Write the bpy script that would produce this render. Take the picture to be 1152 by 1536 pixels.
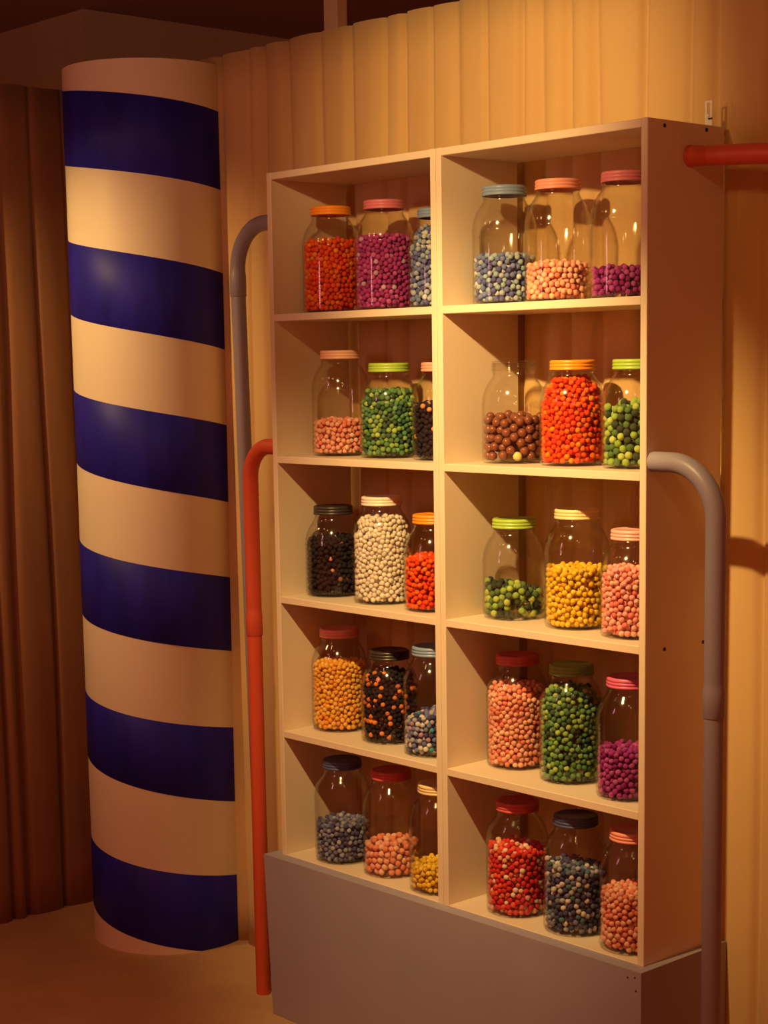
import bpy, bmesh, math, random
import numpy as np
from mathutils import Vector, Matrix

for o in list(bpy.data.objects):
    bpy.data.objects.remove(o)
scn = bpy.context.scene
C = scn.collection

# ------------------------------------------------------------------ camera
cam_d = bpy.data.cameras.new('camera')
cam = bpy.data.objects.new('camera', cam_d)
C.objects.link(cam)
_r = Vector((0.67553, 0.737198, -0.014092))
_u = Vector((-0.089661, 0.101102, 0.990828))
_f = Vector((-0.731861, 0.66807, -0.134396))
cam.matrix_world = Matrix(((_r.x, _u.x, -_f.x, 3.54195), (_r.y, _u.y, -_f.y, -2.80178),
                           (_r.z, _u.z, -_f.z, 1.7244), (0, 0, 0, 1)))
cam_d.sensor_width = 36
cam_d.lens = 2603.04 * 36 / 1536
cam_d.shift_x = -20.6 / 1536
cam_d.shift_y = 134.56 / 1536
cam_d.clip_end = 60
scn.camera = cam

# ------------------------------------------------------------------ world, lights, exposure
vs = scn.view_settings
scn.display_settings.display_device = 'sRGB'
vs.view_transform = 'Standard'
vs.look = 'None'
vs.gamma = 1
vs.use_curve_mapping = False
vs.exposure = 0.0
scn.cycles.transparent_max_bounces = 32
scn.cycles.max_bounces = 8
scn.cycles.caustics_reflective = False
scn.cycles.caustics_refractive = False

world = bpy.data.worlds.new('dim_hall')
scn.world = world
world.use_nodes = True
bg = world.node_tree.nodes['Background']
bg.inputs[0].default_value = (1.0, 0.15, 0.042, 1)
bg.inputs[1].default_value = 0.38


def spot(name, loc, target, power, color, size, blend, radius):
    l = bpy.data.lights.new(name, 'SPOT')
    l.energy = power
    l.color = color
    l.spot_size = math.radians(size)
    l.spot_blend = blend
    l.shadow_soft_size = radius
    o = bpy.data.objects.new(name, l)
    C.objects.link(o)
    o.location = loc
    o.rotation_euler = (Vector(target) - Vector(loc)).to_track_quat('-Z', 'Y').to_euler()
    return o


WARM = (1.0, 0.635, 0.225)
ORNG = (1.0, 0.50, 0.15)
spot('track_spot_shelf', (1.15, -1.18, 2.54), (0.72, 0.10, 1.22), 235, WARM, 55, 0.95, 0.022)
spot('track_spot_curtain', (1.12, -1.18, 2.54), (0.60, 0.29, 2.24), 78, WARM, 54, 0.95, 0.022)
spot('track_spot_column', (-0.92, -1.25, 2.54), (-0.82, 0.0, 1.62), 84, WARM, 62, 0.95, 0.03)
spot('track_spot_side', (1.29, -1.18, 2.50), (1.45, 0.28, 1.55), 0.8, ORNG, 70, 0.8, 0.02)
spot('fill_spot_floor', (-0.2, -2.3, 2.6), (-0.75, -0.1, 0.55), 5.0, ORNG, 75, 1.0, 0.12)  # soft fill added to brighten the floor and column foot, not a track lamp
# the far lamps of the same track: small, weak, they only glint in the glass
for i, (x, y, z, p) in enumerate([(0.45, -1.1, 2.5, .5), (1.25, -1.1, 2.5, .5), (2.0, -1.1, 2.5, .7),
                                  (2.35, -1.15, 2.5, .6), (0.0, -1.1, 2.5, .4)]):
    l = bpy.data.lights.new('track_lamp', 'POINT')
    l.energy = p * 3.6
    l.color = WARM
    l.shadow_soft_size = 0.026
    o = bpy.data.objects.new('track_lamp', l)
    C.objects.link(o)
    o.location = (x, y, z)

# slim upright pink tube lamp standing across the room; it draws the thin lines in the upper jars
l = bpy.data.lights.new('pink_tube_lamp', 'AREA')
l.shape = 'RECTANGLE'
l.size, l.size_y = 0.04, 0.75
l.energy = 4.5
l.color = (1.0, 0.42, 0.45)
o = bpy.data.objects.new('pink_tube_lamp', l)
C.objects.link(o)
o.location = (0.10, -2.35, 2.12)
o.rotation_euler = (math.radians(90), 0, math.radians(0))

# ------------------------------------------------------------------ materials


def nodes_of(m):
    m.use_nodes = True
    nt = m.node_tree
    return nt, nt.nodes['Principled BSDF']


def mat(name, col, rough=0.6, var=0.06, scale=8.0, bump=0.0, bscale=200.0, spec=0.4, stretch=(1, 1, 1), sheen=0.0):
    m = bpy.data.materials.new(name)
    nt, b = nodes_of(m)
    N, Lk = nt.nodes, nt.links
    tc = N.new('ShaderNodeTexCoord')
    mp = N.new('ShaderNodeMapping')
    mp.inputs['Scale'].default_value = stretch
    Lk.new(tc.outputs['Object'], mp.inputs[0])
    nz = N.new('ShaderNodeTexNoise')
    nz.inputs['Scale'].default_value = scale
    nz.inputs['Detail'].default_value = 4
    Lk.new(mp.outputs[0], nz.inputs['Vector'])
    rp = N.new('ShaderNodeValToRGB')
    rp.color_ramp.elements[0].position = 0.3
    rp.color_ramp.elements[1].position = 0.7
    rp.color_ramp.elements[0].color = (*[c * (1 - var) for c in col], 1)
    rp.color_ramp.elements[1].color = (*[min(1, c * (1 + var)) for c in col], 1)
    Lk.new(nz.outputs['Fac'], rp.inputs[0])
    Lk.new(rp.outputs[0], b.inputs['Base Color'])
    b.inputs['Roughness'].default_value = rough
    b.inputs['Specular IOR Level'].default_value = spec
    if sheen:
        b.inputs['Sheen Weight'].default_value = sheen
        b.inputs['Sheen Roughness'].default_value = 0.5
    if bump:
        n2 = N.new('ShaderNodeTexNoise')
        n2.inputs['Scale'].default_value = bscale
        n2.inputs['Detail'].default_value = 3
        Lk.new(mp.outputs[0], n2.inputs['Vector'])
        bp = N.new('ShaderNodeBump')
        bp.inputs['Strength'].default_value = bump
        bp.inputs['Distance'].default_value = 0.002
        Lk.new(n2.outputs['Fac'], bp.inputs['Height'])
        Lk.new(bp.outputs[0], b.inputs['Normal'])
    return m


def pom_mat(name, rough=0.9, gloss=False):
    """per-ball colour comes from the mesh's colour attribute"""
    m = bpy.data.materials.new(name)
    nt, b = nodes_of(m)
    at = nt.nodes.new('ShaderNodeAttribute')
    at.attribute_name = 'Col'
    nt.links.new(at.outputs['Color'], b.inputs['Base Color'])
    b.inputs['Roughness'].default_value = rough
    b.inputs['Specular IOR Level'].default_value = 0.15
    b.inputs['Sheen Weight'].default_value = 0.55
    b.inputs['Sheen Roughness'].default_value = 0.45
    nt.links.new(at.outputs['Color'], b.inputs['Sheen Tint'])
    tc = nt.nodes.new('ShaderNodeTexCoord')
    nz = nt.nodes.new('ShaderNodeTexNoise')
    nz.inputs['Scale'].default_value = 420
    nz.inputs['Detail'].default_value = 2
    bp = nt.nodes.new('ShaderNodeBump')
    bp.inputs['Strength'].default_value = 0.7
    bp.inputs['Distance'].default_value = 0.0015
    nt.links.new(tc.outputs['Object'], nz.inputs['Vector'])
    nt.links.new(nz.outputs['Fac'], bp.inputs['Height'])
    nt.links.new(bp.outputs[0], b.inputs['Normal'])
    return m


def glass_mat(name, tint=(0.975, 0.965, 0.94), f0=0.03):
    """clear thin-walled plastic: see-through, with a reflection that grows at grazing angles"""
    m = bpy.data.materials.new(name)
    m.use_nodes = True
    nt = m.node_tree
    N, Lk = nt.nodes, nt.links
    N.clear()
    out = N.new('ShaderNodeOutputMaterial')
    mix = N.new('ShaderNodeMixShader')
    tr = N.new('ShaderNodeBsdfTransparent')
    tr.inputs[0].default_value = (*tint, 1)
    gl = N.new('ShaderNodeBsdfGlossy')
    gl.inputs['Roughness'].default_value = 0.10
    lw = N.new('ShaderNodeLayerWeight')
    pw = N.new('ShaderNodeMath')
    pw.operation = 'POWER'
    pw.inputs[1].default_value = 4.0
    Lk.new(lw.outputs['Facing'], pw.inputs[0])
    ml = N.new('ShaderNodeMath')
    ml.operation = 'MULTIPLY_ADD'
    ml.inputs[1].default_value = 0.75
    ml.inputs[2].default_value = f0
    Lk.new(pw.outputs[0], ml.inputs[0])
    Lk.new(ml.outputs[0], mix.inputs[0])
    Lk.new(tr.outputs[0], mix.inputs[1])
    Lk.new(gl.outputs[0], mix.inputs[2])
    Lk.new(mix.outputs[0], out.inputs[0])
    # slight ripples of the blown wall
    tc = N.new('ShaderNodeTexCoord')
    nz = N.new('ShaderNodeTexNoise')
    nz.inputs['Scale'].default_value = 14
    bp = N.new('ShaderNodeBump')
    bp.inputs['Strength'].default_value = 0.12
    bp.inputs['Distance'].default_value = 0.004
    Lk.new(tc.outputs['Object'], nz.inputs['Vector'])
    Lk.new(nz.outputs['Fac'], bp.inputs['Height'])
    Lk.new(bp.outputs[0], gl.inputs['Normal'])
    return m


M = dict(
    shelf=mat('white_melamine', (0.76, 0.64, 0.50), 0.45, 0.025, 3, 0.03, 300),
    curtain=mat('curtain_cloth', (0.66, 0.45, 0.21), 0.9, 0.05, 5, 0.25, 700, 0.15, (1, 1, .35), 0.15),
    curtain_l=mat('curtain_cloth_shaded', (0.30, 0.145, 0.072), 0.9, 0.06, 5, 0.25, 700, 0.15, (1, 1, .35), 0.15),  # left drape: shade from grazing light put into a darker cloth colour
    cream=mat('cream_paint', (0.80, 0.70, 0.54), 0.5, 0.03, 4, 0.05, 90),
    navy=mat('navy_gloss_paint', (0.019, 0.015, 0.33), 0.5, 0.25, 7, 0.10, 60, 0.22, (2, 2, .5)),
    greybase=mat('grey_lilac_paint', (0.34, 0.31, 0.40), 0.6, 0.04, 5, 0.05, 160),
    greypipe=mat('grey_lilac_pipe', (0.30, 0.28, 0.36), 0.38, 0.04, 6),
    redpipe=mat('coral_red_pipe', (0.66, 0.10, 0.045), 0.42, 0.05, 6),
    floor=mat('tan_carpet', (0.56, 0.36, 0.19), 0.95, 0.10, 3.5, 0.5, 420, 0.1),
    ceil=mat('dark_ceiling', (0.19, 0.17, 0.15), 0.9, 0.12, 2),
    wall=mat('brown_wall', (0.38, 0.42, 0.38), 0.9, 0.10, 2),
    wood=mat('pale_post_wood', (0.55, 0.42, 0.30), 0.7, 0.10, 6, 0.1, 60, 0.3, (4, 4, .4)),
    metal=mat('pale_painted_metal', (0.85, 0.83, 0.78), 0.35, 0.03, 20),
    screw=mat('dark_screw_hole', (0.03, 0.015, 0.01), 0.6, 0.2, 50),
    pom=pom_mat('wool_pom_pom'),
    glass=glass_mat('clear_jar_plastic'),
)

# ------------------------------------------------------------------ mesh helpers


def link_mesh(name, me, material, parent=None):
    o = bpy.data.objects.new(name, me)
    C.objects.link(o)
    if material is not None:
        if isinstance(material, (list, tuple)):
            for mm in material:
                me.materials.append(mm)
        else:
            if not me.materials:
                me.materials.append(material)
    if parent is not None:
        o.parent = parent
    return o


def bm_obj(name, bm, material, parent=None, smooth=False):
    me = bpy.data.meshes.new(name)
    bmesh.ops.recalc_face_normals(bm, faces=bm.faces[:])
    bm.to_mesh(me)
    bm.free()
    if smooth:
        for p in me.polygons:
            p.use_smooth = True
    return link_mesh(name, me, material, parent)


def add_box(bm, x0, x1, y0, y1, z0, z1, bev=0.0012):
    vs_ = [bm.verts.new((x, y, z)) for x in (x0, x1) for y in (y0, y1) for z in (z0, z1)]
    F = [(0, 1, 3, 2), (4, 6, 7, 5), (0, 4, 5, 1), (2, 3, 7, 6), (0, 2, 6, 4), (1, 5, 7, 3)]
    fs = [bm.faces.new([vs_[i] for i in f]) for f in F]
    if bev:
        es = list({e for f in fs for e in f.edges})
        bmesh.ops.bevel(bm, geom=es, offset=bev, segments=1, affect='EDGES')


def box(name, dims, material, parent=None, bev=0.0012):
    bm = bmesh.new()
    add_box(bm, *dims, bev)
    return bm_obj(name, bm, material, parent)


def lathe_mesh(name, prof, seg=40):
    """prof: list of (r, z); r == 0 collapses to a pole"""
    bm = bmesh.new()
    rings = []
    for r, z in prof:
        if r < 1e-6:
            rings.append([bm.verts.new((0, 0, z))])
        else:
            rings.append([bm.verts.new((r * math.cos(2 * math.pi * k / seg), r * math.sin(2 * math.pi * k / seg), z))
                          for k in range(seg)])
    for a, b in zip(rings[:-1], rings[1:]):
        for k in range(seg):
            k2 = (k + 1) % seg
            if len(a) == 1 and len(b) == 1:
                continue
            if len(a) == 1:
                bm.faces.new((a[0], b[k2], b[k]))
            elif len(b) == 1:
                bm.faces.new((a[k], a[k2], b[0]))
            else:
                bm.faces.new((a[k], a[k2], b[k2], b[k]))
    bmesh.ops.recalc_face_normals(bm, faces=bm.faces[:])
    me = bpy.data.meshes.new(name)
    bm.to_mesh(me)
    bm.free()
    for p in me.polygons:
        p.use_smooth = True
    return me


def tube(name, pts, r, material, parent=None, seg=28):
    """closed tube through pts; r a number or one per point"""
    bm = bmesh.new()
    n = len(pts)
    P = [Vector(p) for p in pts]
    R = r if isinstance(r, (list, tuple)) else [r] * n
    rings = []
    ref = Vector((0, 1, 0))
    for i in range(n):
        t = (P[min(i + 1, n - 1)] - P[max(i - 1, 0)]).normalized()
        a = ref - t * ref.dot(t)
        a.normalize()
        b = t.cross(a)
        rings.append([bm.verts.new(P[i] + (a * math.cos(2 * math.pi * k / seg) + b * math.sin(2 * math.pi * k / seg)) * R[i])
                      for k in range(seg)])
    for A, B in zip(rings[:-1], rings[1:]):
        for k in range(seg):
            bm.faces.new((A[k], A[(k + 1) % seg], B[(k + 1) % seg], B[k]))
    for ring in (rings[0], rings[-1]):
        bm.faces.new([bm.verts.new(v.co) for v in ring])
    o = bm_obj(name, bm, material, parent, smooth=True)
    bpy.context.view_layer.objects.active = o
    for p in o.data.polygons:
        if len(p.vertices) > 6:
            p.use_smooth = False
    return o


def empty(name, loc, label=None, cat=None, group=None):
    o = bpy.data.objects.new(name, None)
    C.objects.link(o)
    o.location = loc
    o.empty_display_size = 0.05
    tag(o, label, cat, group)
    return o


def tag(o, label=None, cat=None, group=None, kind=None):
    if label:
        o['label'] = label
    if cat:
        o['category'] = cat
    if group:
        o['group'] = group
    if kind:
        o['kind'] = kind
    return o


# ------------------------------------------------------------------ structure
W, UW, T = 1.24, 0.62, 0.018
ZB = 0.440          # top of the bottom panel
TOP = 2.2143
DEP = 0.252
SH = [1.8603, 1.4987, 1.1336, 0.7757]   # upper faces of the shelves
YW = 0.287

tag(box('floor', (-4.5, 5.5, -5.5, 4.0, -0.05, 0.0), M['floor'], bev=0), kind='structure')
tag(box('ceiling', (-6.5, 5.5, -1.6, 4.5, 3.0, 3.06), M['ceil'], bev=0), kind='structure')
# masonry corner of the hall that shows above the drapes
bm = bmesh.new()
add_box(bm, -6.0, -1.92, 0.71, 4.0, 0.0, 3.0, 0)
tag(bm_obj('wall_back', bm, M['wall']), kind='structure')


def pleats(length, seed, lo, hi):
    rnd = random.Random(seed)
    s = [0.0]
    while s[-1] < length:
        s.append(s[-1] + rnd.uniform(lo, hi))
    return np.array(s), np.array([rnd.uniform(0.45, 1.0) for _ in s]), np.array([rnd.uniform(-1, 1) for _ in s])


def curtain(name, start, direction, normal, length, height, seed, amp_top, amp_bot, lo, hi, lean, material, nz=20, ns=None):
    ns = ns or int(length / 0.0032)
    edges, amps, leans = pleats(length + 1, seed, lo, hi)
    rnd = np.random.RandomState(seed)
    verts = []
    st, dr, nm = (np.array(v, float) for v in (start, direction, normal))
    S = np.linspace(0, length, ns + 1)
    for j in range(nz + 1):
        v = j / nz                       # 0 bottom .. 1 top
        h = height * v
        e = edges + leans * lean * (1 - v) + 0.004 * np.sin(3.1 * h + leans * 9)
        e = np.sort(e)
        idx = np.clip(np.searchsorted(e, S) - 1, 0, len(e) - 2)
        u = np.clip((S - e[idx]) / np.maximum(e[idx + 1] - e[idx], 1e-4), 0, 1)
        # a soft roll that ends in a tight crease
        wid = e[idx + 1] - e[idx]
        dl, dr_ = u * wid, (1 - u) * wid
        near = np.where(dl < dr_, idx, idx + 1)
        crease = amps[near] * np.exp(-(np.minimum(dl, dr_) / (0.0055 + 0.006 * (leans[near] + 1))) ** 2)
        bulge = 1.0 - crease + 0.35 * np.sin(np.pi * u) + 0.25 * (u - 0.5) * leans[idx]
        a = (amp_bot + (amp_top - amp_bot) * v ** 1.5) * 0.8
        d = a * bulge + 0.0012 * np.sin(S * 23 + h * 1.7) + 0.0010 * np.sin(S * 61 - h * 4)
        P = st + np.outer(S, dr) + np.outer(d, nm)
        P[:, 2] = h + (0.0012 * np.sin(S * 7) + 0.0008 * np.sin(S * 31) if j == nz else 0)
        verts.append(P)
    V = np.concatenate(verts)
    n = ns + 1
    i, j = np.meshgrid(np.arange(ns), np.arange(nz))
    a = (j * n + i).ravel()
    F = np.stack([a, a + 1, a + 1 + n, a + n], 1)
    me = bpy.data.meshes.new(name)
    me.from_pydata(V.tolist(), [], F.tolist())
    for p in me.polygons:
        p.use_smooth = True
    o = link_mesh(name, me, material)
    so = o.modifiers.new('cloth_thickness', 'SOLIDIFY')
    so.thickness = 0.002
    so.offset = 0
    return o


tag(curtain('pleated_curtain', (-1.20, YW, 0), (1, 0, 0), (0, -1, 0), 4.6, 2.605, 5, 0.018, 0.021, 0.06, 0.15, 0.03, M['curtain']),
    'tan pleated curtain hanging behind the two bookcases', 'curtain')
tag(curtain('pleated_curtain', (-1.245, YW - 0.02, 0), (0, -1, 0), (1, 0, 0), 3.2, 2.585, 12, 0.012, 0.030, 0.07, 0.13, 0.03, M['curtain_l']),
    'shade-darkened brown pleated curtain hanging to the floor beside the striped column', 'curtain')
# timber post that holds the drape rail
post = empty('timber_post', (-0.155, 0.375, 0), 'pale timber post rising above the curtain edge to the ceiling', 'post')
bm = bmesh.new()
add_box(bm, -0.028, 0.028, -0.019, 0.019, 0.012, 2.985, 0.0025)
bm_obj('post_stud', bm, M['wood'], post)
box('foot_plate', (-0.06, 0.06, -0.045, 0.045, 0.0, 0.0118), M['metal'], post)
box('head_plate', (-0.06, 0.06, -0.045, 0.045, 2.9852, 2.9995), M['metal'], post)

# ------------------------------------------------------------------ striped column
CX, CY, CR, CH = -0.79, 0.19, 0.242, 2.583
col = empty('striped_column', (CX, CY, 0), 'round cream column with broad navy blue spiral stripes against the curtain', 'column')
prof = [(0, 0), (CR, 0)] + [(CR, CH * k / 12) for k in range(1, 13)] + [(0, CH)]
me = lathe_mesh('column_shaft', [(0, 0), (CR, 0), (CR, CH), (CR - 0.012, CH), (CR - 0.012, CH - 0.02), (0, CH - 0.02)], 96)
o = link_mesh('column_shaft', me, M['cream'], col)
mod = o.modifiers.new('edges', 'EDGE_SPLIT')
mod.split_angle = math.radians(40)
TL, TR = math.radians(-122), math.radians(18)
LZ = [2.525, 2.316, 2.103, 1.892, 1.672, 1.458, 1.227, 1.006, 0.772, 0.572, 0.322, 0.107]
RZ = [2.455, 2.236, 2.001, 1.782, 1.563, 1.337, 1.114, 0.893, 0.661, 0.434, 0.207, -0.033]
for b in range(6):
    bm = bmesh.new()
    NA = 84
    rows = []
    for k in range(NA + 1):
        th = math.radians(-200) + math.radians(250) * k / NA
        w = (th - TL) / (TR - TL)
        zt = LZ[2 * b] + (RZ[2 * b] - LZ[2 * b]) * w
        zl = LZ[2 * b + 1] + (RZ[2 * b + 1] - LZ[2 * b + 1]) * w
        zt, zl = max(0.002, zt), max(0.001, zl)
        ring = []
        for rr, zz in ((CR + 0.0002, zt), (CR + 0.0011, zt - 0.0008), (CR + 0.0011, zl + 0.0008), (CR + 0.0002, zl)):
            ring.append(bm.verts.new((rr * math.cos(th), rr * math.sin(th), zz)))
        rows.append(ring)
    for A, B in zip(rows[:-1], rows[1:]):
        for q in range(3):
            bm.faces.new((A[q], B[q], B[q + 1], A[q + 1]))
    s = bm_obj('painted_stripe', bm, M['navy'], col, smooth=True)
    s['label'] = 'navy blue spiral stripe'

# ------------------------------------------------------------------ plinth
pl = empty('plinth_base', (0.6, 0.1, 0), 'grey lilac painted plinth box under both bookcases', 'plinth')
pl_loc = Vector(pl.location)


def local_box(name, dims, material, parent, bev=0.0012, taper=None):
    x0, x1, y0, y1, z0, z1 = dims
    L = parent.location
    bm = bmesh.new()
    add_box(bm, x0 - L.x, x1 - L.x, y0 - L.y, y1 - L.y, z0 - L.z, z1 - L.z, bev)
    if taper:
        for v in bm.verts:
            if abs(v.co.x + L.x - x0) < 0.03:
                v.co.x += taper * (1 - (v.co.z + L.z - z0) / (z1 - z0))
    return bm_obj(name, bm, material, parent)


ZP = 0.438
local_box('front_board', (-0.034, 1.262, -0.0353, -0.0002, 0.001, ZP), M['greybase'], pl, bev=0, taper=0.024)
local_box('side_board', (1.2408, 1.262, -0.0002, 0.261, 0.001, ZP), M['greybase'], pl, bev=0)
local_box('side_board', (-0.034, -0.0008, -0.0002, 0.261, 0.001, ZP), M['greybase'], pl, bev=0, taper=0.024)
local_box('top_board', (0.0, 1.24, 0.0, 0.2535, 0.404, 0.421), M['greybase'], pl)
for x, z in ((1.225, .420), (1.245, .424), (1.248, .395)):
    bm = bmesh.new()
    bmesh.ops.create_cone(bm, cap_ends=True, segments=10, radius1=.002, radius2=.002, depth=.001,
                          matrix=Matrix.Translation((x - .6, -.0356 - .1, z)) @ Matrix.Rotation(math.pi / 2, 4, 'X'))
    bm_obj('screw_hole', bm, M['screw'], pl)

# ------------------------------------------------------------------ bookcases


def bookcase(x0, label):
    root = empty('bookcase', (x0 + UW / 2, DEP / 2, 0.4225), label, 'bookcase', 'tall white open bookcases on the plinth')
    g = 0.0007
    for a, b in ((x0 + g, x0 + T), (x0 + UW - T, x0 + UW - g)):
        local_box('side_panel', (a, b, 0, DEP, 0.4225, TOP), M['shelf'], root)
    local_box('top_panel', (x0 + T, x0 + UW - T, 0.0008, DEP, TOP - T, TOP - 0.0005), M['shelf'], root)
    for s in SH:
        local_box('shelf', (x0 + T, x0 + UW - T, 0.0008, DEP, s - T, s), M['shelf'], root)
    local_box('bottom_panel', (x0 + T, x0 + UW - T, 0.0008, DEP, 0.4225, ZB), M['shelf'], root)
    return root


bc1 = bookcase(0.0, 'white open bookcase next to the striped column, its shelves full of jars')
bc2 = bookcase(UW, 'white open bookcase with a red pipe coming out of its outer side')
for y, z in ((.053, 2.202), (.191, 2.204), (.064, 1.122), (.196, 1.122)):
    bm = bmesh.new()
    L = bc2.location
    bmesh.ops.create_cone(bm, cap_ends=True, segments=12, radius1=.0042, radius2=.0042, depth=.0012,
                          matrix=Matrix.Translation((W - L.x, y - L.y, z - L.z)) @ Matrix.Rotation(math.pi / 2, 4, 'Y'))
    bm_obj('screw', bm, M['screw'], bc2)

# small metal strap that ties the bookcase to the wall
br = empty('wall_bracket', (1.221, 0.222, TOP), 'small pale metal strap bracket standing on the bookcase top', 'bracket')
bm = bmesh.new()
add_box(bm, -.010, .010, -.001, .001, 0, .020, .0004)
add_box(bm, -.010, -.0035, -.001, .001, .020, .050, .0004)
add_box(bm, .0035, .010, -.001, .001, .020, .050, .0004)
add_box(bm, -.010, .010, -.001, .001, .050, .054, .0004)
add_box(bm, -.010, .010, -.022, -.001, 0, .002, .0004)
bm_obj('strap', bm, M['metal'], br)
bm = bmesh.new()
bmesh.ops.create_cone(bm, cap_ends=True, segments=12, radius1=.004, radius2=.003, depth=.003,
                      matrix=Matrix.Translation((0, -.0025, .023)) @ Matrix.Rotation(math.pi / 2, 4, 'X'))
bm_obj('screw_head', bm, M['metal'], br)
box('wing', (.001, .011, -.004, -.002, .015, .018), M['screw'], br, 0)

# ------------------------------------------------------------------ pipes


def bent(x_wall, y, z, x_vert, z_end, rb, sgn):
    """horizontal run out of the side, a quarter bend, then down to z_end"""
    pts = [(x_wall, y, z)]
    xb = x_vert - sgn * rb
    for k in range(0, 17):
        a = math.pi / 2 * k / 16
        pts.append((xb + sgn * rb * math.sin(a), y, z - rb + rb * math.cos(a)))
    pts.append((x_vert, y, z_end))
    return pts


def pipe_thing(label, x_wall, y, z, x_vert, rb, sgn, z_sleeve, r, material, lean=0.0):
    root = empty('drop_pipe', (x_vert, y, 0), label, 'pipe')

    def loc(pts):
        return [(p[0] - x_vert, 0, p[2]) for p in pts]
    tube('elbow', loc(bent(x_wall, y, z, x_vert, z_sleeve + 0.06, rb, sgn)), r, material, root)
    zs = z_sleeve
    tube('sleeve', [(0, 0, zs + .075), (0, 0, zs + .062), (0, 0, zs + .058), (0, 0, zs + .0015), (0, 0, zs)],
         [r, r + .0004, r + .0016, r + .0016, r + .0006], material, root)
    tube('lower_pipe', [(0, 0, zs + .01), (lean, 0, .003), (lean, 0, 0.0)], [r - .0006, r - .0006, r - .0014], material, root)
    return root


pipe_thing('coral red pipe bending down to the floor beside the striped column', -0.0005, 0.042, 1.520, -0.150, 0.085, -1, 1.008, 0.0208, M['redpipe'])
pipe_thing('grey lilac pipe bending down from the side behind the red floor pipe', -0.0005, 0.134, 2.109, -0.303, 0.12, -1, 1.919, 0.0208, M['greypipe'], 0.045)
pipe_thing('grey lilac pipe bending down in front of the screwed outer bookcase side', W + 0.0005, 0.0215, 1.521, 1.403, 0.115, 1, 1.003, 0.0212, M['greypipe'])
rp = empty('wall_pipe', (W, .136, 2.147), 'coral red pipe running level out of the bookcase side near its top', 'pipe')
tube('pipe', [(0.0005, 0, 0), (0.15, 0, -.010), (0.45, 0, -.032), (1.2, 0, -.085)], 0.0208, M['redpipe'], rp)
tube('collar', [(0.0005, 0, 0), (.003, 0, 0), (.0045, 0, 0)], [.0225, .0225, .0212], M['redpipe'], rp)

# ------------------------------------------------------------------ jars
JR = 0.0745


def jar_outer(H):
    zs = H - 0.100            # top of the straight wall
    return [(0.066, 0.0), (0.0715, 0.0022), (0.0740, 0.0065), (JR, 0.013), (JR, zs * .5), (JR, zs - .004), (JR + .0010, zs - .001), (JR + .0010, zs + .001),
            (JR - .0004, zs + .004),
            (0.0735, zs + .014), (0.0705, zs + .027), (0.0655, zs + .040), (0.0585, zs + .052), (0.0520, zs + .0605), (0.0488, zs + .0665),
            (0.0478, zs + .072), (0.0498, zs + .0735), (0.0498, zs + .0755), (0.0478, zs + .077), (0.0478, H - .004)]


def jar_profile(H):
    out = jar_outer(H)
    t = 0.0022
    inner = [(r - t, z) for r, z in out if z > 0.004]
    inner = [(0, 0.006), (0.062, 0.0058)] + [(r, max(z, .0085)) for r, z in inner]
    return [(0, 0.0025), (0.045, 0.002), (0.052, 0.0)] + out + inner[::-1]


def jar_radius(H, z):
    pr = jar_outer(H)
    zz = [p[1] for p in pr]
    rr = [p[0] for p in pr]
    return np.interp(z, zz, rr) - 0.0028


def lid_profile(H):
    a, b = H - 0.0225, H
    R = 0.0512
    p = [(R - .003, a), (R, a + .0004), (R + .0006, a + .002), (R + .0006, a + .005), (R - .0012, a + .0062), (R - .0012, a + .0072),
         (R + .0004, a + .0084), (R + .0004, a + .0118), (R - .0012, a + .013), (R - .0012, a + .014), (R, a + .015), (R, b - .004), (R - .0012, b - .0012),
         (R - .004, b), (R - .008, b - .0006), (R - .009, b - .0016), (0, b - .0016), (0, b - .0036), (R - .003, b - .0036), (R - .003, a)]
    return p


HT, HS = 0.268, 0.234
jar_me = {h: lathe_mesh('jar_glass', jar_profile(h), 56) for h in (HT, HS)}
lid_me = {h: lathe_mesh('lid', lid_profile(h), 56) for h in (HT, HS)}
for me in jar_me.values():
    me.materials.append(M['glass'])

LID = {'orange': (0.90, 0.30, 0.02), 'rose': (0.62, 0.17, 0.22), 'bluegrey': (0.22, 0.33, 0.50), 'coral': (0.88, 0.36, 0.27), 'pink': (0.85, 0.45, 0.42),
       'lime': (0.38, 0.58, 0.07), 'black': (0.035, 0.028, 0.03), 'cream': (0.85, 0.76, 0.66), 'yellow': (0.85, 0.70, 0.34), 'navy': (0.07, 0.09, 0.20),
       'red': (0.62, 0.10, 0.10), 'magenta': (0.66, 0.12, 0.25), 'green': (0.22, 0.42, 0.07), 'blush': (0.88, 0.52, 0.36)}
LM = {k: mat('lid_' + k, v, 0.38, 0.05, 12, 0, spec=0.5) for k, v in LID.items()}

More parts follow.
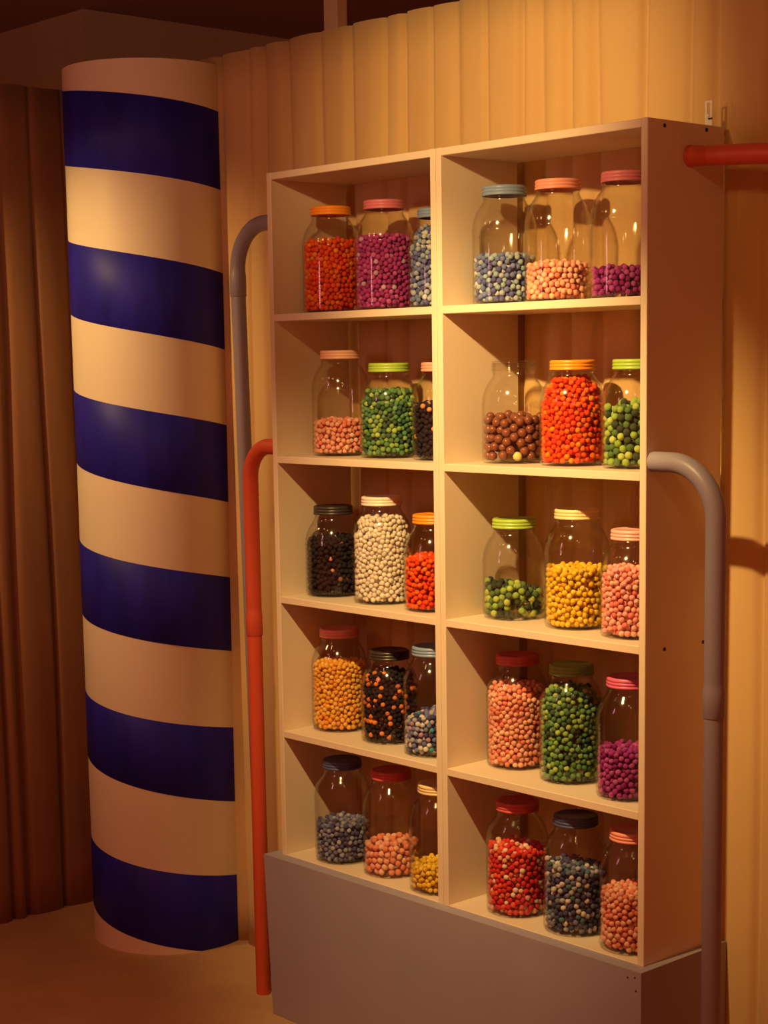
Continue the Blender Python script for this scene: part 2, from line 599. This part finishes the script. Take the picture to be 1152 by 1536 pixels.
# pom-pom palettes: (colour, weight)
PAL = {
    'redorange': [((.85, .085, .02), 5), ((.88, .16, .025), 3), ((.75, .05, .02), 2), ((.92, .30, .03), .7)],
    'magenta': [((.50, .06, .34), 6), ((.40, .05, .30), 4), ((.62, .14, .48), 2), ((.72, .50, .75), .7)],
    'bluemix': [((.16, .22, .50), 4), ((.40, .48, .62), 3), ((.10, .12, .36), 3), ((.30, .45, .55), 2), ((.62, .68, .74), 1)],
    'coral': [((.92, .42, .34), 5), ((.95, .52, .42), 4), ((.88, .28, .20), 2.2), ((.96, .60, .46), 1.2)],
    'violet': [((.34, .04, .30), 6), ((.42, .08, .36), 3), ((.24, .02, .20), 2)],
    'greenmix': [((.10, .26, .10), 4), ((.25, .44, .12), 3), ((.05, .11, .07), 3), ((.42, .58, .16), 1.2), ((.16, .36, .16), 2)],
    'blackmix': [((.022, .018, .028), 30), ((.75, .33, .14), 1.0), ((.25, .13, .10), .6)],
    'blackorange': [((.024, .018, .026), 10), ((.80, .28, .08), 2.3), ((.60, .20, .08), .8)],
    'white': [((.86, .82, .76), 6), ((.78, .73, .66), 3), ((.90, .87, .83), 2)],
    'bigreen': [((.30, .48, .10), 4), ((.46, .60, .16), 2), ((.05, .08, .05), 3.2), ((.10, .20, .07), 3)],
    'yellow': [((.90, .62, .05), 6), ((.92, .68, .10), 3), ((.85, .52, .03), 3)],
    'amber': [((.92, .50, .08), 6), ((.93, .58, .15), 3), ((.88, .38, .05), 2.2)],
    'pinkcoral': [((.92, .40, .38), 5), ((.94, .48, .46), 4), ((.88, .24, .22), 2), ((.95, .58, .52), 1)],
    'bluewhite': [((.18, .22, .48), 4), ((.72, .74, .80), 2.5), ((.42, .46, .60), 3), ((.07, .08, .22), 3), ((.06, .34, .42), 1), ((.50, .30, .42), .6)],
    'slate': [((.18, .20, .38), 4), ((.30, .34, .48), 3), ((.08, .09, .22), 3), ((.42, .45, .55), 1.2)],
    'redmix': [((.72, .04, .05), 5), ((.85, .12, .08), 3), ((.92, .50, .42), 2), ((.88, .74, .68), 1.1)],
    'navywhite': [((.06, .08, .20), 5), ((.18, .22, .38), 3), ((.72, .70, .70), 1.9), ((.40, .44, .52), 1.5), ((.08, .20, .26), 1)],
}

# ---- random close packings of balls in a cylinder, relaxed so that balls touch without overlapping much


def packing(Rc, H, r, seed, frac=0.63, iters=46):
    rs = np.random.RandomState(seed)
    n = int(frac * Rc * Rc * H / (4 / 3 * r ** 3))
    rad = (Rc - r) * np.sqrt(rs.rand(n))
    th = rs.rand(n) * 2 * np.pi
    P = np.stack([rad * np.cos(th), rad * np.sin(th), r + (H - 2 * r) * rs.rand(n)], 1)
    for it in range(iters):
        P = P[np.argsort(P[:, 2])]
        z = P[:, 2]
        mv = np.zeros_like(P)
        # neighbours live in a short window of the z-sorted list
        hi = np.searchsorted(z, z + 2 * r)
        wmax = int((hi - np.arange(n)).max())
        for k in range(1, wmax):
            m = np.nonzero(hi[:n - k] > np.arange(n - k) + k)[0]
            if len(m) == 0:
                break
            d = P[m + k] - P[m]
            L = np.sqrt((d * d).sum(1)) + 1e-9
            w = L < 2 * r
            if not w.any():
                continue
            mm = m[w]
            push = d[w] / L[w][:, None] * ((2 * r - L[w]) * 0.5)[:, None]
            np.add.at(mv, mm, -push)
            np.add.at(mv, mm + k, push)
        P += mv * 0.75
        rad = np.hypot(P[:, 0], P[:, 1])
        s = np.minimum(1, (Rc - r) / np.maximum(rad, 1e-9))
        P[:, 0] *= s
        P[:, 1] *= s
        P[:, 2] = np.clip(P[:, 2], r, H)
    return P


RB_S, RB_M, RB_L = 0.0066, 0.0085, 0.0107
RC = JR - 0.0030
PACK = {RB_S: packing(RC, 0.235, RB_S, 1), RB_M: packing(RC, 0.15, RB_M, 2), RB_L: packing(RC, 0.125, RB_L, 3)}


def ico(sub):
    bm = bmesh.new()
    bmesh.ops.create_icosphere(bm, subdivisions=sub, radius=1)
    v = np.array([x.co[:] for x in bm.verts])
    f = np.array([[q.index for q in p.verts] for p in bm.faces])
    bm.free()
    return v, f


ICV, ICF = ico(2)


def balls_of(H, fill, rb, seed, tilt=0.0, shell=4.6, cap=3.6):
    """centres of the balls one could see: the shell at the wall and the heap on top"""
    P = PACK[rb]
    rnd = random.Random(seed)
    a = rnd.uniform(0, 6.28)
    ca, sa = math.cos(a), math.sin(a)
    P = np.stack([P[:, 0] * ca - P[:, 1] * sa, P[:, 0] * sa + P[:, 1] * ca, P[:, 2] + 0.0062], 1)
    rad = np.hypot(P[:, 0], P[:, 1])
    ta = rnd.uniform(0, 6.28)
    lvl = fill - rb + tilt * (P[:, 0] * .74 + P[:, 1] * .67) / RC \
        + 0.35 * rb * np.sin(P[:, 0] * 130 + ta) * np.cos(P[:, 1] * 110 + ta) + 0.006 * (1 - (rad / RC) ** 2) - 0.002
    k = (P[:, 2] < lvl) & (rad + rb < jar_radius(H, P[:, 2] + rb * .35) + .0005)
    P, rad, lvl = P[k], rad[k], lvl[k]
    # squeeze the lowest ones inside the rounded heel of the jar
    lim = jar_radius(H, np.maximum(P[:, 2] - rb * .5, 0)) - rb
    s = np.minimum(1, lim / np.maximum(rad, 1e-6))
    P[:, 0] *= s
    P[:, 1] *= s
    see = (rad > RC - shell * rb) | (P[:, 2] > lvl - cap * rb)
    return P[see]


def pick(pal, rnd):
    t = rnd.uniform(0, sum(w for _, w in pal))
    for c, w in pal:
        t -= w
        if t <= 0:
            break
    v = rnd.uniform(0.86, 1.1)
    return [min(.97, q * v) for q in c]


def stuff_balls(name, P, rb, pal, seed):
    rnd = random.Random(seed)
    rs = np.random.RandomState(seed)
    n = len(P)
    nv = len(ICV)
    sc = rb * rs.uniform(0.93, 1.05, (n, 1, 1)) * rs.uniform(0.95, 1.04, (n, 1, 3))
    # slightly lumpy wool balls
    lump = 1 + 0.05 * rs.uniform(-1, 1, (n, nv, 1))
    V = (ICV[None] * lump * sc + P[:, None, :]).reshape(-1, 3)
    F = (ICF[None] + (np.arange(n) * nv)[:, None, None]).reshape(-1, 3)
    me = bpy.data.meshes.new(name)
    me.vertices.add(len(V))
    me.vertices.foreach_set('co', V.astype(np.float32).ravel())
    me.loops.add(len(F) * 3)
    me.loops.foreach_set('vertex_index', F.astype(np.int32).ravel())
    me.polygons.add(len(F))
    me.polygons.foreach_set('loop_start', np.arange(0, len(F) * 3, 3, dtype=np.int32))
    me.update(calc_edges=True)
    me.polygons.foreach_set('use_smooth', np.ones(len(F), bool))
    cols = np.array([[*pick(pal, rnd), 1] for _ in range(n)], np.float32)
    at = me.color_attributes.new('Col', 'FLOAT_COLOR', 'POINT')
    at.data.foreach_set('color', np.repeat(cols, nv, 0).ravel())
    return link_mesh(name, me, M['pom'])


ball_meshes = {}


def single_ball(name, p, rb, colr, key, material, sub=2):
    k = (key, rb)
    if k not in ball_meshes:
        bm = bmesh.new()
        bmesh.ops.create_icosphere(bm, subdivisions=sub, radius=rb)
        me = bpy.data.meshes.new(name)
        bm.to_mesh(me)
        bm.free()
        for q in me.polygons:
            q.use_smooth = True
        me.materials.append(material)
        ball_meshes[k] = me
    o = bpy.data.objects.new(name, ball_meshes[k])
    C.objects.link(o)
    o.location = p
    return o


def wool(name, c):
    return mat(name, c, 0.9, 0.10, 300, 0.6, 420, 0.2)


CHOC = [mat('milk_chocolate_shell', (0.22, 0.075, 0.05), 0.22, 0.15, 60, spec=0.5),
        mat('white_chocolate_shell', (0.80, 0.66, 0.26), 0.28, 0.08, 60, spec=0.5)]
BIGREEN = [(wool('wool_leaf_green', (.30, .48, .10)), 4, 'leaf green'), (wool('wool_lime_green', (.46, .60, .16)), 2, 'lime green'),
           (wool('wool_black', (.04, .06, .045)), 3.2, 'near-black'), (wool('wool_dark_green', (.10, .20, .07)), 3, 'dark green')]
BIGCORAL = [(wool('wool_coral', (.92, .42, .34)), 5, 'coral'), (wool('wool_light_coral', (.95, .54, .42)), 3, 'light coral'),
            (wool('wool_deep_coral', (.86, .30, .20)), 3, 'deep coral')]

# x, y, shelf, height, fill, palette, lid, ball radius, label of jar, what is inside, tilt of the heap
JARS = [
    (0.103, .125, 0, HT, .190, 'redorange', 'orange', 'clear jar of red-orange pom-poms with an orange lid, beside the magenta pom-pom jar', 'red-orange pom-poms in the jar beside the magenta pom-pom jar'),
    (0.306, .125, 0, HT, .188, 'magenta', 'rose', 'clear jar nearly full of magenta pom-poms with a rose lid', 'magenta pom-poms nearly filling the rose-lidded jar'),
    (0.500, .125, 0, HS, .196, 'bluemix', 'bluegrey', 'clear jar packed to the neck with pale blue pom-poms, beside the magenta one', 'pale blue pom-poms packed to the neck of a jar'),
    (0.717, .125, 0, HT, .118, 'bluemix', 'bluegrey', 'clear jar under half full of blue and grey pom-poms, blue-grey lid, on a top shelf', 'blue and grey pom-poms in the blue-grey-lidded jar under the top panel'),
    (0.882, .125, 0, HT, .093, 'coral', 'coral', 'coral-lidded jar a third full of coral pom-poms between blue and violet pom-pom jars', 'coral pom-poms between the blue and violet pom-pom jars'),
    (1.075, .125, 0, HT, .073, 'violet', 'rose', 'clear jar a quarter full of dark violet pom-poms on the top shelf', 'dark violet pom-poms on the top shelf'),
    (0.123, .130, 1, HT, .097, 'coral', 'blush', 'clear jar a third full of coral pom-poms, blush lid, beside the green pom-pom jar', 'coral pom-poms in the blush-lidded jar beside a green pom-pom jar'),
    (0.309, .130, 1, HS, .172, 'greenmix', 'lime', 'lime-lidded jar of mixed green pom-poms between the coral and the black ones', 'mixed green pom-poms between coral and black pom-pom jars'),
    (0.501, .130, 1, HS, .142, 'blackmix', 'coral', 'coral-lidded jar of black pom-poms with stray orange ones, beside the mixed green jar', 'black pom-poms in the coral-lidded jar'),
    (0.739, .130, 1, HS, .118, 'choc', None, 'clear-topped jar half full of shiny brown chocolate balls', None),
    (0.921, .130, 1, HS, .199, 'redorange', 'orange', 'orange-lidded jar packed full of red-orange pom-poms beside the chocolate balls', 'red-orange pom-poms packed beside the chocolate balls'),
    (1.104, .130, 1, HS, .150, 'bigreen', 'lime', 'lime-lidded jar of light and dark green pom-poms behind the bookcase edge', 'light and dark green pom-poms beside the full red-orange jar'),
    (0.094, .122, 2, HS, .158, 'blackmix', 'black', 'black-lidded jar of black pom-poms beside the white pom-poms', 'black pom-poms beside the white pom-poms'),
    (0.297, .110, 2, HT, .224, 'white', 'cream', 'cream-lidded jar packed full of white pom-poms', 'white pom-poms filling the cream-lidded jar'),
    (0.494, .102, 2, HS, .137, 'redorange', 'orange', 'orange-lidded jar over half full of red-orange pom-poms beside the white ones', 'red-orange pom-poms beside the white pom-poms'),
    (0.729, .139, 2, HS, .085, 'BG', 'lime', 'lime-lidded jar a third full of large green and black pom-poms', None),
    (0.938, .126, 2, HT, .142, 'yellow', 'yellow', 'large jar half full of bright yellow pom-poms under a pale yellow lid', 'bright yellow pom-poms beside the large green and black ones'),
    (1.120, .107, 2, HS, .157, 'pinkcoral', 'pink', 'pink-lidded jar of pink-coral pom-poms beside the bright yellow ones', 'pink-coral pom-poms beside the bright yellow ones'),
    (0.096, .132, 3, HT, .185, 'amber', 'coral', 'coral-lidded jar full of amber orange pom-poms', 'amber orange pom-poms filling the coral-lidded jar'),
    (0.302, .124, 3, HS, .186, 'blackorange', 'black', 'black-lidded jar of black pom-poms dotted with orange ones, beside the amber jar', 'black and orange pom-poms beside the amber ones'),
    (0.490, .098, 3, HT, .112, 'bluewhite', 'bluegrey', 'blue-lidded jar a third full of blue, white and teal pom-poms', 'blue, white and teal pom-poms beside the black and orange ones'),
    (0.729, .148, 3, HT, .203, 'coral', 'red', 'dark red-lidded jar full of coral pom-poms beside the tall green jar', 'coral pom-poms filling the dark red-lidded jar beside the tall green jar'),
    (0.917, .130, 3, HT, .222, 'greenmix', 'green', 'tall green-lidded jar filled to the shoulder with mixed green pom-poms', 'mixed green pom-poms filling the green-lidded jar'),
    (1.113, .102, 3, HT, .117, 'violet', 'magenta', 'magenta-lidded jar under half full of violet pom-poms beside the tall green jar', 'violet pom-poms beside the tall green jar'),
    (0.152, .087, 4, HT, .111, 'slate', 'navy', 'navy-lidded jar under half full of slate blue pom-poms on the plinth-level shelf', 'slate blue pom-poms in the navy-lidded jar near the red floor pipe'),
    (0.334, .095, 4, HT, .092, 'BC', 'red', 'red-lidded jar a third full of large coral pom-poms', None),
    (0.524, .080, 4, HT, .074, 'yellow', 'yellow', 'yellow-lidded jar a quarter full of yellow pom-poms on the plinth-level shelf', 'yellow pom-poms on the plinth-level shelf'),
    (0.780, .092, 4, HT, .165, 'redmix', 'red', 'red-lidded jar of mixed red, pink and white pom-poms', 'mixed red, pink and white pom-poms in the red-lidded jar'),
    (0.967, .088, 4, HT, .160, 'navywhite', 'navy', 'navy-lidded jar of navy pom-poms dotted with white ones', 'navy pom-poms dotted with white ones'),
    (1.140, .082, 4, HT, .140, 'coral', 'coral', 'coral-lidded jar half full of coral pom-poms beside the navy and white ones', 'coral pom-poms beside the navy and white ones'),
]
SHZ = SH + [ZB]
TILT = {11: .012, 15: -.012, 20: .02, 22: -.004, 27: -.006, 28: -.010, 21: -.004}
LIDNAME = {'bluegrey': 'blue-grey', 'blush': 'pale blush', 'rose': 'dusty rose', 'red': 'dark red'}

for i, (x, y, s, H, fill, pal, lid, jl, cl) in enumerate(JARS):
    z = SHZ[s] + 0.0004
    root = empty('candy_jar', (x, y, z), jl, 'jar', 'clear screw-top jars on the bookcase shelves')
    root.rotation_euler.z = (i * 1.7) % 6.28
    g = bpy.data.objects.new('jar_glass', jar_me[H])
    C.objects.link(g)
    g.parent = root
    me = lid_me[H].copy()
    me.materials.clear()
    me.materials.append(LM[lid] if lid else M['glass'])
    lo = bpy.data.objects.new('lid', me)
    C.objects.link(lo)
    lo.parent = root
    lo['label'] = (LIDNAME.get(lid, lid) + ' screw lid') if lid else 'clear plastic screw lid'
    tl = TILT.get(i, 0.0)
    if pal == 'choc':
        P = balls_of(H, fill, RB_L, 40 + i, tl, 2.3, 1.6)
        rnd = random.Random(77)
        P = P[np.argsort(P[:, 2])]
        for k, p in enumerate(P):
            # the few pale ones lie on the bottom, on the open side of the shelf
            wch = 1 if (p[2] < 0.022 and (p[0] * .6 - p[1] * .8) > .035 and k % 3 == 0) else 0
            o = single_ball('chocolate_ball', (x + p[0], y + p[1], z + p[2]), RB_L * .99, None, 'choc%d' % wch, CHOC[wch], 3)
            tag(o, ['glossy brown chocolate ball in the clear-topped jar', 'pale yellow chocolate ball lying under the brown ones'][wch],
                'chocolate', 'chocolate balls in the clear-topped jar')
    elif pal in ('BG', 'BC'):
        P = balls_of(H, fill, RB_M, 40 + i, tl, 2.3, 1.5)
        rnd = random.Random(90 + i)
        fam = BIGREEN if pal == 'BG' else BIGCORAL
        for p in P:
            t = rnd.uniform(0, sum(f[1] for f in fam))
            for fi, f in enumerate(fam):
                t -= f[1]
                if t <= 0:
                    break
            o = single_ball('pom_pom', (x + p[0], y + p[1], z + p[2]), RB_M * .97, None, pal + str(fi), f[0], 2)
            o.rotation_euler = (rnd.uniform(0, 6), rnd.uniform(0, 6), 0)
            tag(o, ('large %s wool pom-pom in the lime-lidded jar with few pom-poms' if pal == 'BG' else 'large %s wool pom-pom in the red-lidded jar') % f[2],
                'pom-pom', 'large green pom-poms in the lime-lidded jar' if pal == 'BG' else 'large coral pom-poms in the red-lidded jar')
    else:
        rb = RB_M if i in (11,) else RB_S
        P = balls_of(H, min(fill, .15) if rb == RB_M else fill, rb, 40 + i, tl)
        o = stuff_balls('pom_poms', P, rb, PAL[pal], 200 + i)
        o.location = (x, y, z)
        tag(o, cl, 'pom-poms', 'pom-pom fillings of the jars', 'stuff')
